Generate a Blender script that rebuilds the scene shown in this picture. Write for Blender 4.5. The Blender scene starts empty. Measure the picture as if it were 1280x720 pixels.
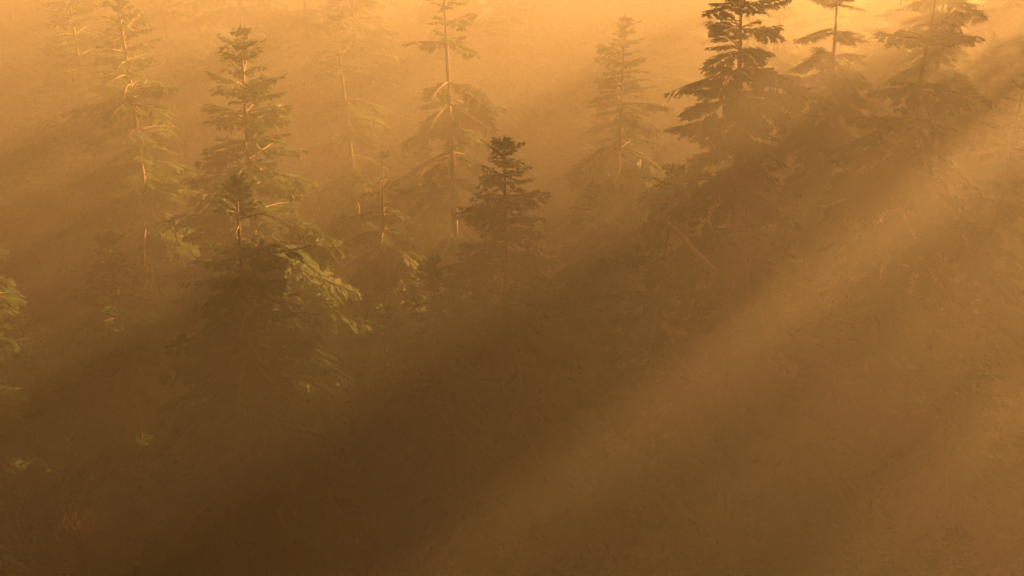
import bpy, math, random
import numpy as np
from mathutils import Vector, Matrix, noise

scene = bpy.context.scene
R = random.Random(7)

# ------------------------------------------------------------ parameters
CAM_H = 24.0
PITCH = 22.0
SUN_EL, SUN_AZ = 16.0, 50.0     # azimuth measured from +Y toward +X
FOG = 0.0158
FOG_TOP = 22.8

# ------------------------------------------------------------ materials
def new_mat(name):
    m = bpy.data.materials.new(name); m.use_nodes = True
    nt = m.node_tree; nt.nodes.clear()
    return m, nt, nt.nodes.new('ShaderNodeOutputMaterial')

def foliage_mat(name, c1, c2, transl=0.4):
    m, nt, out = new_mat(name)
    N = nt.nodes.new; Lk = nt.links.new
    tc = N('ShaderNodeTexCoord'); nz = N('ShaderNodeTexNoise'); nz.inputs['Scale'].default_value = 1.7
    nz.inputs['Detail'].default_value = 3
    Lk(tc.outputs['Object'], nz.inputs['Vector'])
    oi = N('ShaderNodeObjectInfo')
    add = N('ShaderNodeMath'); add.operation = 'MULTIPLY_ADD'; add.inputs[1].default_value = 0.35
    Lk(oi.outputs['Random'], add.inputs[0]); Lk(nz.outputs['Fac'], add.inputs[2])
    cr = N('ShaderNodeValToRGB')
    cr.color_ramp.elements[0].position = 0.4; cr.color_ramp.elements[0].color = (*c1, 1)
    cr.color_ramp.elements[1].position = 0.85; cr.color_ramp.elements[1].color = (*c2, 1)
    Lk(add.outputs[0], cr.inputs[0])
    d = N('ShaderNodeBsdfPrincipled'); d.inputs['Roughness'].default_value = 0.65; d.inputs['Specular IOR Level'].default_value = .12
    t = N('ShaderNodeBsdfTranslucent')
    Lk(cr.outputs[0], d.inputs['Base Color'])
    hs = N('ShaderNodeHueSaturation'); hs.inputs['Value'].default_value = 1.3; hs.inputs['Hue'].default_value = 0.5
    Lk(cr.outputs[0], hs.inputs['Color']); Lk(hs.outputs[0], t.inputs['Color'])
    mx = N('ShaderNodeMixShader'); mx.inputs[0].default_value = transl
    Lk(d.outputs[0], mx.inputs[1]); Lk(t.outputs[0], mx.inputs[2]); Lk(mx.outputs[0], out.inputs['Surface'])
    return m

def bark_mat(name, c1, c2):
    m, nt, out = new_mat(name)
    N = nt.nodes.new; Lk = nt.links.new
    tc = N('ShaderNodeTexCoord'); mp = N('ShaderNodeMapping'); mp.inputs['Scale'].default_value = (14, 14, 3)
    nz = N('ShaderNodeTexNoise'); nz.inputs['Scale'].default_value = 1.0; nz.inputs['Detail'].default_value = 5
    Lk(tc.outputs['Object'], mp.inputs[0]); Lk(mp.outputs[0], nz.inputs['Vector'])
    cr = N('ShaderNodeValToRGB')
    cr.color_ramp.elements[0].position = .3; cr.color_ramp.elements[0].color = (*c1, 1)
    cr.color_ramp.elements[1].position = .7; cr.color_ramp.elements[1].color = (*c2, 1)
    Lk(nz.outputs['Fac'], cr.inputs[0])
    d = N('ShaderNodeBsdfPrincipled'); d.inputs['Roughness'].default_value = 0.9
    Lk(cr.outputs[0], d.inputs['Base Color'])
    bp = N('ShaderNodeBump'); bp.inputs['Strength'].default_value = .6
    Lk(nz.outputs['Fac'], bp.inputs['Height']); Lk(bp.outputs[0], d.inputs['Normal'])
    Lk(d.outputs[0], out.inputs['Surface'])
    return m

NEEDLE = foliage_mat('spruce_needles', (0.020, 0.048, 0.012), (0.050, 0.092, 0.022))
LEAF = foliage_mat('shrub_leaves', (0.06, 0.065, 0.035), (0.12, 0.11, 0.06), .3)
ORANGE = foliage_mat('sunlit_leaves', (0.16, 0.08, 0.03), (0.24, 0.13, 0.05), .4)  # orange leaf colour stands in for sunlight on a branch
BARK = bark_mat('spruce_bark', (0.07, 0.045, 0.03), (0.20, 0.14, 0.09))
DEAD = bark_mat('bare_wood', (0.27, 0.22, 0.15), (0.45, 0.37, 0.27))

# ------------------------------------------------------------ mesh helpers
class Buf:
    def __init__(s): s.v=[]; s.f=[]; s.m=[]; s.n=0
    def add(s, V, F, mi):
        V = np.asarray(V, float); F = np.asarray(F, int)
        s.v.append(V); s.f.append(F + s.n); s.m.append(np.full(len(F), mi)); s.n += len(V)
    def mesh(s, name, mats):
        V = np.concatenate(s.v); F = np.concatenate(s.f); M = np.concatenate(s.m)
        me = bpy.data.meshes.new(name)
        me.vertices.add(len(V)); me.vertices.foreach_set('co', V.ravel())
        me.loops.add(F.size); me.loops.foreach_set('vertex_index', F.ravel())
        me.polygons.add(len(F))
        me.polygons.foreach_set('loop_start', np.arange(len(F))*4)
        me.polygons.foreach_set('loop_total', np.full(len(F), 4))
        for mt in mats: me.materials.append(mt)
        me.polygons.foreach_set('material_index', M)
        me.update(calc_edges=True); me.validate()
        return me

def lancets(base, dirv, length, width, nrm):
    side = np.cross(nrm, dirv); side /= (np.linalg.norm(side, axis=1, keepdims=True)+1e-9)
    mid = base + dirv*(length*0.45)[:, None]
    a = base; b = mid + side*(width*.5)[:, None]; c = base + dirv*length[:, None]; d = mid - side*(width*.5)[:, None]
    V = np.stack([a, b, c, d], 1).reshape(-1, 3)
    F = np.arange(len(V)).reshape(-1, 4)
    return V, F

def tube(buf, P, rad, mi, seg=7):
    P = np.asarray(P, float); n = len(P)
    T = np.gradient(P, axis=0); T /= np.linalg.norm(T, axis=1, keepdims=True)+1e-9
    ref = np.array([1., 0.13, 0.07]) if abs(T[0][0]) < .8 else np.array([0.1, 1., 0.1])
    U = np.cross(T, ref); U /= np.linalg.norm(U, axis=1, keepdims=True); W = np.cross(T, U)
    ang = np.linspace(0, 2*math.pi, seg, endpoint=False)
    V = (P[:, None] + (U[:, None]*np.cos(ang)[None, :, None] + W[:, None]*np.sin(ang)[None, :, None])*np.asarray(rad)[:, None, None]).reshape(-1, 3)
    F = [(i*seg+j, i*seg+(j+1) % seg, (i+1)*seg+(j+1) % seg, (i+1)*seg+j) for i in range(n-1) for j in range(seg)]
    buf.add(V, F, mi)

def branch(buf, rs, origin, az, L, up, droop, twist=0., dens=1.0, leafw=1.0, fill=1.0):
    """one flat feathery spruce bough"""
    ca, sa = math.cos(az), math.sin(az)
    ex = np.array([ca, sa, 0]); ey = np.array([-sa*math.cos(twist), ca*math.cos(twist), math.sin(twist)])
    ez = np.array([0, 0, 1.])
    bend = rs.uniform(-.18, .18)
    def pos(s):
        s = np.atleast_1d(s)
        return origin + (ex*(L*s*(1-.08*s))[:, None] + ey*(L*bend*s*s)[:, None] + ez*(L*(up*s - droop*s*s + .25*droop*s**4))[:, None])
    ss = np.linspace(0, 1, 6)
    r0 = 0.012+0.012*L
    tube(buf, pos(ss), r0*(1-.85*ss), 0, 4)
    n = max(5, int(L/0.13*dens))
    for sd in (-1, 1):
        s = np.linspace(.06 if L < 1 else .12, .98, n) + rs.uniform(-.4, .4, n)/n
        s = np.clip(s, .05, .99)
        s = s[rs.random(n) < fill]
        if len(s) == 0: continue
        k = len(s)
        p0 = pos(s); tan = pos(s+.01)-p0; tan /= np.linalg.norm(tan, axis=1, keepdims=True)
        tl = L*0.5*np.clip((1-s)**.55*np.clip(s*2.4, .3, 1), .14, 1)*rs.uniform(.7, 1.15, k)
        tl = np.clip(tl, .12, 1.05)
        a = np.radians(rs.uniform(42, 66, k))
        d = tan*np.cos(a)[:, None] + ey*sd*np.sin(a)[:, None]
        d[:, 2] -= rs.uniform(.02, .4, k)
        d /= np.linalg.norm(d, axis=1, keepdims=True)
        nr = np.cross(tan, ey); nr = nr + rs.normal(0, .25, (k, 3)); nr /= np.linalg.norm(nr, axis=1, keepdims=True)
        V, F = lancets(p0, d, tl, np.full(k, .055*leafw)+.055*tl, nr); buf.add(V, F, 1)
        m = 5
        for j in range(m):
            q = .15+.78*(j+.3)/m
            for s2 in (-1, 1):
                pb = p0 + d*(tl*q)[:, None]
                pb[:, 2] -= tl*q*q*.10
                sv = np.cross(nr, d)*s2
                aa = np.radians(rs.uniform(32, 52, k))
                dd = d*np.cos(aa)[:, None] + sv*np.sin(aa)[:, None]; dd[:, 2] -= .12
                ln = np.clip(tl*.46*(1-q*.55), .09, .4)*rs.uniform(.75, 1.2, k)
                V, F = lancets(pb, dd, ln, ln*.26*leafw+.016, nr+rs.normal(0, .3, (k, 3))); buf.add(V, F, 1)

def make_spruce(name, seed, H, Lmax, spacing=.45, top_sp=.28, gap=0.0, per=6, droop=.35, crown=.12, lean=.02, leafw=1., dead=False, pw=.75, bare=None):
    rs = np.random.default_rng(seed); buf = Buf()
    zs = np.linspace(0, H, 22)
    wob = lean*H*np.array([math.sin(z/H*2.4+seed)*(z/H) for z in zs]); wob2 = lean*H*np.array([math.cos(z/H*3.1+seed*2)*(z/H)*.6 for z in zs])
    P = np.stack([wob, wob2, zs], 1)
    r0 = .010*H+.03
    rad = r0*(1-zs/H)**.85+.015; rad[0] *= 1.35
    tube(buf, P, rad, 0, 9)
    def at(z): return np.array([np.interp(z, zs, wob), np.interp(z, zs, wob2), z])
    d = .05
    while d < H*(1-crown):
        t = d/(H*(1-crown))
        z = H-d
        skip = rs.random() < gap or (bare and bare[0] < d < bare[1])
        if not skip:
            L0 = Lmax*(min(t*1.6, 1)**pw)*(1 if t < .8 else 1-(t-.8)*.9)+.16
            n = int(per*rs.uniform(.7, 1.3))+ (0 if t > .1 else -1)
            a0 = rs.uniform(0, 6.28)
            for i in range(max(3, n)):
                L = L0*rs.uniform(.55, 1.25)
                if rs.random() < .07: L *= 1.35
                az = a0 + i*6.283/n + rs.uniform(-.35, .35)
                up = .75*(1-t)**5 + rs.uniform(-.12, .14) - .05*t
                dr = droop*(.35+t)*rs.uniform(.6, 1.35)
                branch(buf, rs, at(z+rs.uniform(-.12, .12)*min(1, d)), az, L, up, dr, rs.uniform(-.45, .45), dens=1.0 if L < 1.6 else .8, leafw=leafw, fill=.92)
        else:
            for i in range(2):
                az = rs.uniform(0, 6.28); L = rs.uniform(.2, .7); o = at(z)
                q = o+np.array([math.cos(az), math.sin(az), -.2])*L
                tube(buf, [o, (o+q)/2+[0, 0, .03], q], [.02, .014, .005], 2, 4)
        sp = top_sp+(spacing-top_sp)*min(1, t*3)
        d += sp*rs.uniform(.75, 1.25)
    o = at(H)
    V, F = lancets(np.repeat(o[None]-[0, 0, .1], 4, 0), np.array([[.05, 0, 1], [0, .1, 1], [.25, .1, 1], [-.2, -.15, 1.]]), np.array([.42, .36, .25, .25]), np.full(4, .07), np.array([[1, 0, 0], [0, 1, 0], [0, 1, 0], [0, 1, 0.]])); buf.add(V, F, 1)
    if dead:
        o = at(H-1.75)
        tube(buf, [o+[-.05, 0, .25], o+[.2, -.3, .1], o+[.5, -.55, -.2], o+[.9, -.7, -.55], o+[1.35, -.8, -.95]], [.06, .075, .065, .055, .03], 2, 7)
        tube(buf, [o+[.4, -.45, -.1], o+[.55, -.8, .15]], [.03, .008], 2, 4)
        tube(buf, [o+[.9, -.7, -.55], o+[1.2, -.6, -.5]], [.025, .006], 2, 4)
    return buf.mesh(name, [BARK, NEEDLE, DEAD])

meshes = {
 'young1': make_spruce('spruce_young_a', 1, 12, 2.5, .42, .26, 0, 8, .38, leafw=1.2),
 'young2': make_spruce('spruce_young_b', 2, 12, 2.3, .42, .26, .03, 8, .45, leafw=1.2),
 'mid1': make_spruce('spruce_mid_a', 3, 15, 3.0, .5, .3, .04, 8, .42, leafw=1.3),
 'mid2': make_spruce('spruce_mid_b', 4, 15, 2.8, .55, .32, .08, 7, .5, leafw=1.3),
 'open1': make_spruce('spruce_open_a', 5, 18, 2.6, .85, .5, .12, 10, .7, .3, .02, 1.5, pw=.5),
 'open2': make_spruce('spruce_open_b', 6, 18, 2.8, .85, .55, .16, 10, .62, .3, .025, 1.5, pw=.5),
 'bare': make_spruce('spruce_bare', 8, 17, 2.0, .9, .45, .3, 6, .5, .4, .02, 1.3, pw=.5),
 'sun_blocker': make_spruce('spruce_sun_blocker', 9, 15, 2.8, .45, .3, .04, 8, .42, .52, leafw=1.3),  # crown kept high, shaped to block sunlight from outside the frame
 'heroA': make_spruce('spruce_hero', 11, 14.7, 2.9, .44, .26, 0, 8, .45, .12, .015, 1.4, bare=(.95, 1.6)),
 'dead': make_spruce('spruce_broken', 12, 14, 2.0, .65, .45, .15, 6, .3, .2, .03, 1.4, dead=True, pw=.45, bare=(.8, 2.3)),
}
meshH = {'young1': 12, 'young2': 12, 'mid1': 15, 'mid2': 15, 'open1': 18, 'open2': 18, 'bare': 17, 'heroA': 14.7, 'dead': 14, 'sun_blocker': 15}

# ------------------------------------------------------------ ground
def gz(x, y):
    return .7*noise.noise(Vector((x*.03, y*.03, 0)))+.25*noise.noise(Vector((x*.13, y*.13, 3)))

def link(o): scene.collection.objects.link(o); return o

def make_ground():
    xs = np.concatenate([np.linspace(-900, -130, 12), np.arange(-126, 127, 2.), np.linspace(130, 900, 12)])
    ys = np.concatenate([np.linspace(-300, -22, 8), np.arange(-20, 190, 2.), np.linspace(195, 1200, 14)])
    V = [(x, y, gz(x, y)) for y in ys for x in xs]; nx = len(xs)
    F = [(j*nx+i, j*nx+i+1, (j+1)*nx+i+1, (j+1)*nx+i) for j in range(len(ys)-1) for i in range(nx-1)]
    me = bpy.data.meshes.new('forest_ground'); me.from_pydata(V, [], F)
    for p in me.polygons: p.use_smooth = True
    m, nt, out = new_mat('forest_floor'); N = nt.nodes.new; Lk = nt.links.new
    tc = N('ShaderNodeTexCoord')
    n1 = N('ShaderNodeTexNoise'); n1.inputs['Scale'].default_value = .35; n1.inputs['Detail'].default_value = 6
    n2 = N('ShaderNodeTexNoise'); n2.inputs['Scale'].default_value = 6; n2.inputs['Detail'].default_value = 6
    Lk(tc.outputs['Object'], n1.inputs['Vector']); Lk(tc.outputs['Object'], n2.inputs['Vector'])
    mm = N('ShaderNodeMath'); mm.operation = 'MULTIPLY_ADD'; mm.inputs[1].default_value = .4
    Lk(n2.outputs['Fac'], mm.inputs[0]); Lk(n1.outputs['Fac'], mm.inputs[2])
    cr = N('ShaderNodeValToRGB'); e = cr.color_ramp.elements
    e[0].position = .5; e[0].color = (.035, .045, .015, 1); e[1].position = .85; e[1].color = (.13, .09, .05, 1)
    x = e.new(.68); x.color = (.07, .06, .03, 1)
    Lk(mm.outputs[0], cr.inputs[0])
    b = N('ShaderNodeBsdfPrincipled'); b.inputs['Roughness'].default_value = .95
    Lk(cr.outputs[0], b.inputs['Base Color'])
    bp = N('ShaderNodeBump'); bp.inputs['Strength'].default_value = .8; bp.inputs['Distance'].default_value = .2
    Lk(n2.outputs['Fac'], bp.inputs['Height']); Lk(bp.outputs[0], b.inputs['Normal'])
    Lk(b.outputs[0], out.inputs['Surface'])
    me.materials.append(m)
    link(bpy.data.objects.new('ground', me))
make_ground()

# ------------------------------------------------------------ individually placed trees
def place(kind, x, y, top, rot, name='spruce_tree', parent=None, wide=1.0):
    o = bpy.data.objects.new(name, meshes[kind])
    g = gz(x, y)-.1; s = (top-g)/meshH[kind]
    o.location = (x, y, g); o.scale = (s*wide, s*wide, s); o.rotation_euler = (R.uniform(-.02, .02), R.uniform(-.02, .02), rot)
    link(o)
    if parent: o.parent = parent
    return o

heroes = [
 ('heroA', -6.9, 30, 14.7, .4), ('mid1', -8.3, 38, 17.2, 1.3), ('young1', -.25, 36, 14.1, 2.), ('young2', -1.9, 32.5, 11.6, 0.5),
 ('dead', 4.1, 33, 14.1, 0.), ('young2', 8.0, 38, 13.3, 1.1), ('bare', -2.4, 46, 17.6, .3), ('open1', 7.0, 36, 19.4, 2.2),
 ('open2', 11.6, 36, 18.9, .9), ('young1', 12.8, 32, 10.9, 4.), ('open2', -4.5, 41, 12.2, 3.), ('young2', 3.0, 42, 10.9, 5.),
 ('bare', -6.6, 51, 15.3, 1.), ('mid2', -13.7, 44, 17.5, 2.), ('bare', 16.6, 40, 15.0, 2.6), ('mid2', 4.6, 50, 15.4, 4.4),
 ('mid1', -18.2, 52, 16.8, 5.), ('bare', -20., 58, 17.0, 0.), ('open2', 13.5, 52, 17.5, 5.1), ('open1', 20., 57, 18., 1.7),
 ('young1', 9.6, 33, 10.5, 3.3), ('young2', -4.0, 35, 9.2, 2.9), ('young1', -12.0, 35, 11.5, 2.2),
]
for h in heroes: place(*h)

# ------------------------------------------------------------ forest mass
forest = link(bpy.data.objects.new('distant_forest', None))
pts = [(h[1], h[2]) for h in heroes]
cnt = 0; tries = 0
t = math.tan(math.radians(22.6+3))
# tall trees added out of frame at right to block sun and form shafts
sun_blockers = []
RB = random.Random(5)
DENS = [(-38, -27, .36), (-27, -18, .75), (-18, -10, .6), (-10, -8, .25), (-8, 4, .045)]
while len(sun_blockers) < 54 and tries < 20000:
    tries += 1
    y = RB.uniform(-16, 72); x = max(y, 0)*.44+RB.uniform(5, 56)
    if any((x-a)**2+(y-b)**2 < 4.5**2 for a, b in sun_blockers): continue
    u = .643*x-.766*y
    pr = next((p for a, b, p in DENS if a <= u < b), 0)
    if RB.random() > pr: continue
    sun_blockers.append((x, y)); pts.append((x, y))
    edge = x-max(y, 0)*.44
    h = RB.uniform(26, 32) if edge < 10 else RB.uniform(29, 42)
    if u < -30: h = min(h, RB.uniform(24, 32))
    kd = RB.choice(['mid1', 'mid2', 'mid1', 'open2']); ro = RB.uniform(0, 6.28)
    if u > -6.5: continue
    if u > -18: kd = 'sun_blocker'
    place(kd, x, y, h, ro, 'tree', forest, .72)
# slim unseen trees added to cast narrow shadow streaks in the near mist
for kd, uu, vv, h, wd in (('sun_blocker', -.9, 34, 36, .36), ('sun_blocker', -2.6, 38, 36, .22), ('sun_blocker', -4.3, 52, 42, .2), ('sun_blocker', -5.6, 44, 40, .3), ('sun_blocker', -8.2, 48, 40, .2)):
    x = .643*uu+.766*vv; y = -.766*uu+.643*vv
    pts.append((x, y)); place(kd, x, y, h, uu, 'tree', forest, wd)
tries = 0
while cnt < 800 and tries < 30000:
    tries += 1
    x = R.uniform(-70, 105); y = R.uniform(8, 140)
    infr = abs(x) < (y*t+2)
    mind = 3.2
    if any((x-a)**2+(y-b)**2 < mind*mind for a, b in pts): continue
    if y < 24 and abs(x) < y*t+5: continue
    if infr and y < 47:
        top = R.uniform(5.5, 9.5); k = R.choice(['young1', 'young2'])
    elif infr and y < 60:
        top = R.uniform(8, 12.5); k = R.choice(['young1', 'young2', 'mid1', 'mid2', 'open1'])
    elif y < 95 and x < y*.2 and R.random() < .3:
        top = R.uniform(19, 25); k = R.choice(['mid1', 'mid2', 'open1', 'open2'])
    elif .643*x-.766*y > -17 and y < 60:
        top = R.uniform(6, 10); k = R.choice(['young1', 'young2'])
    else:
        top = R.uniform(10, 18.5); k = R.choice(['young1', 'mid1', 'mid2', 'open1', 'open2', 'bare', 'bare'])
    pts.append((x, y)); cnt += 1
    place(k, x, y, top, R.uniform(0, 6.28), 'tree', forest, R.uniform(.85, 1.1))

# ------------------------------------------------------------ undergrowth
def make_shrub(name, seed, mat, n=900, rad=1.2, h=1.6, leaf=.11):
    rs = np.random.default_rng(seed); buf = Buf()
    for i in range(9):
        a = rs.uniform(0, 6.28); q = np.array([math.cos(a)*rad*.7, math.sin(a)*rad*.7, h*rs.uniform(.6, 1)])
        tube(buf, [[0, 0, 0], q*[.35, .35, .55], q], [.03, .02, .006], 0, 4)
    cl = rs.normal(0, 1, (26, 3)); cl /= np.linalg.norm(cl, axis=1, keepdims=True); cl *= rs.uniform(.4, 1, (26, 1))
    cl = cl*[rad, rad, h*.5]+[0, 0, h*.6]
    b = cl[rs.integers(0, 26, n)] + rs.normal(0, .2, (n, 3))
    b[:, 2] = np.abs(b[:, 2])
    d = rs.normal(0, 1, (n, 3)); d /= np.linalg.norm(d, axis=1, keepdims=True)
    nr = rs.normal(0, .5, (n, 3))+[0, 0, 1]
    ln = rs.uniform(.7, 1.4, n)*leaf*1.6
    V, F = lancets(b, d, ln, ln*.55, nr); buf.add(V, F, 1)
    return buf.mesh(name, [BARK, mat])
sh = [make_shrub('shrub_a', 21, LEAF), make_shrub('shrub_b', 22, LEAF, 1100, 1.5, 2.4, .13), make_shrub('shrub_c', 23, NEEDLE, 900, 1.3, 1.2)]
under = link(bpy.data.objects.new('undergrowth', None))
for i in range(500):
    y = R.uniform(20, 80); x = R.uniform(-y*t-4, y*t+4)
    o = bpy.data.objects.new('shrub', R.choice(sh)); o.location = (x, y, gz(x, y)-.05)
    s = R.uniform(.6, 1.5); o.scale = (s, s, s*R.uniform(.8, 1.2)); o.rotation_euler = (0, 0, R.uniform(0, 6.28)); link(o); o.parent = under
lit_shrub = make_shrub('sunlit_shrub', 31, ORANGE, 200, .35, .3, .07)
for x, y, z in ((-12.1, 29.5, 5.2),):
    o = bpy.data.objects.new('sunlit_sapling', None); o.location = (x, y, gz(x, y)); link(o)  # added sapling carrying the leaves coloured as if sunlit
    c = bpy.data.objects.new('crown', lit_shrub); c.location = (0, 0, z-.4); link(c); c.parent = o
    b = Buf(); tube(b, [[0, 0, -.1], [.1, 0, z*.5], [0, 0, z]], [.04, .03, .012], 0, 6)
    s = bpy.data.objects.new('trunk', b.mesh('sapling_trunk', [BARK])); link(s); s.parent = o

# ------------------------------------------------------------ mist
bpy.ops.mesh.primitive_cube_add(size=1)
fog = bpy.context.object; fog.name = 'mist'
fog.scale = (420, 420, FOG_TOP+4); fog.location = (20, 130, (FOG_TOP-4)/2)
m, nt, out = new_mat('morning_mist')
sc = nt.nodes.new('ShaderNodeVolumeScatter'); sc.inputs['Density'].default_value = FOG
sc.inputs['Anisotropy'].default_value = .72; sc.inputs['Color'].default_value = (1, .97, .9, 1)
ab = nt.nodes.new('ShaderNodeVolumeAbsorption'); ab.inputs['Density'].default_value = .003
ab.inputs['Color'].default_value = (1, .62, .0, 1)
ad = nt.nodes.new('ShaderNodeAddShader')
nt.links.new(sc.outputs[0], ad.inputs[0]); nt.links.new(ab.outputs[0], ad.inputs[1]); nt.links.new(ad.outputs[0], out.inputs['Volume'])
fog.data.materials.append(m)

# ------------------------------------------------------------ sun + sky
el, az = math.radians(SUN_EL), math.radians(SUN_AZ)
S = Vector((math.sin(az)*math.cos(el), math.cos(az)*math.cos(el), math.sin(el)))
sd = bpy.data.lights.new('sun', 'SUN'); sd.energy = 70; sd.angle = math.radians(.5); sd.color = (1, .47, .125)
so = link(bpy.data.objects.new('sun', sd)); so.rotation_euler = S.to_track_quat('Z', 'Y').to_euler(); so.location = (60, 60, 60)
w = bpy.data.worlds.new('World'); scene.world = w; w.use_nodes = True; nt = w.node_tree
bg = nt.nodes['Background']; bg.inputs[1].default_value = .055
sk = nt.nodes.new('ShaderNodeTexSky'); sk.sky_type = 'NISHITA'; sk.sun_disc = False
sk.sun_elevation = el; sk.sun_rotation = az; sk.dust_density = 5
tint = nt.nodes.new('ShaderNodeMix'); tint.data_type = 'RGBA'; tint.blend_type = 'MULTIPLY'; tint.inputs[0].default_value = 1
tint.inputs[7].default_value = (1, .50, .20, 1)      # warm tint stands in for sunlight scattered repeatedly in the mist
nt.links.new(sk.outputs[0], tint.inputs[6]); nt.links.new(tint.outputs[2], bg.inputs[0])

# ------------------------------------------------------------ camera
cd = bpy.data.cameras.new('camera'); cd.sensor_width = 36; cd.lens = 36*1545/1280; cd.clip_end = 3000; cd.clip_start = .1
co = link(bpy.data.objects.new('camera', cd)); co.location = (0, 0, CAM_H); co.rotation_euler = (math.radians(90-PITCH), 0, 0)
scene.camera = co
scene.view_settings.view_transform = 'Standard'; scene.view_settings.look = 'None'; scene.view_settings.exposure = 0
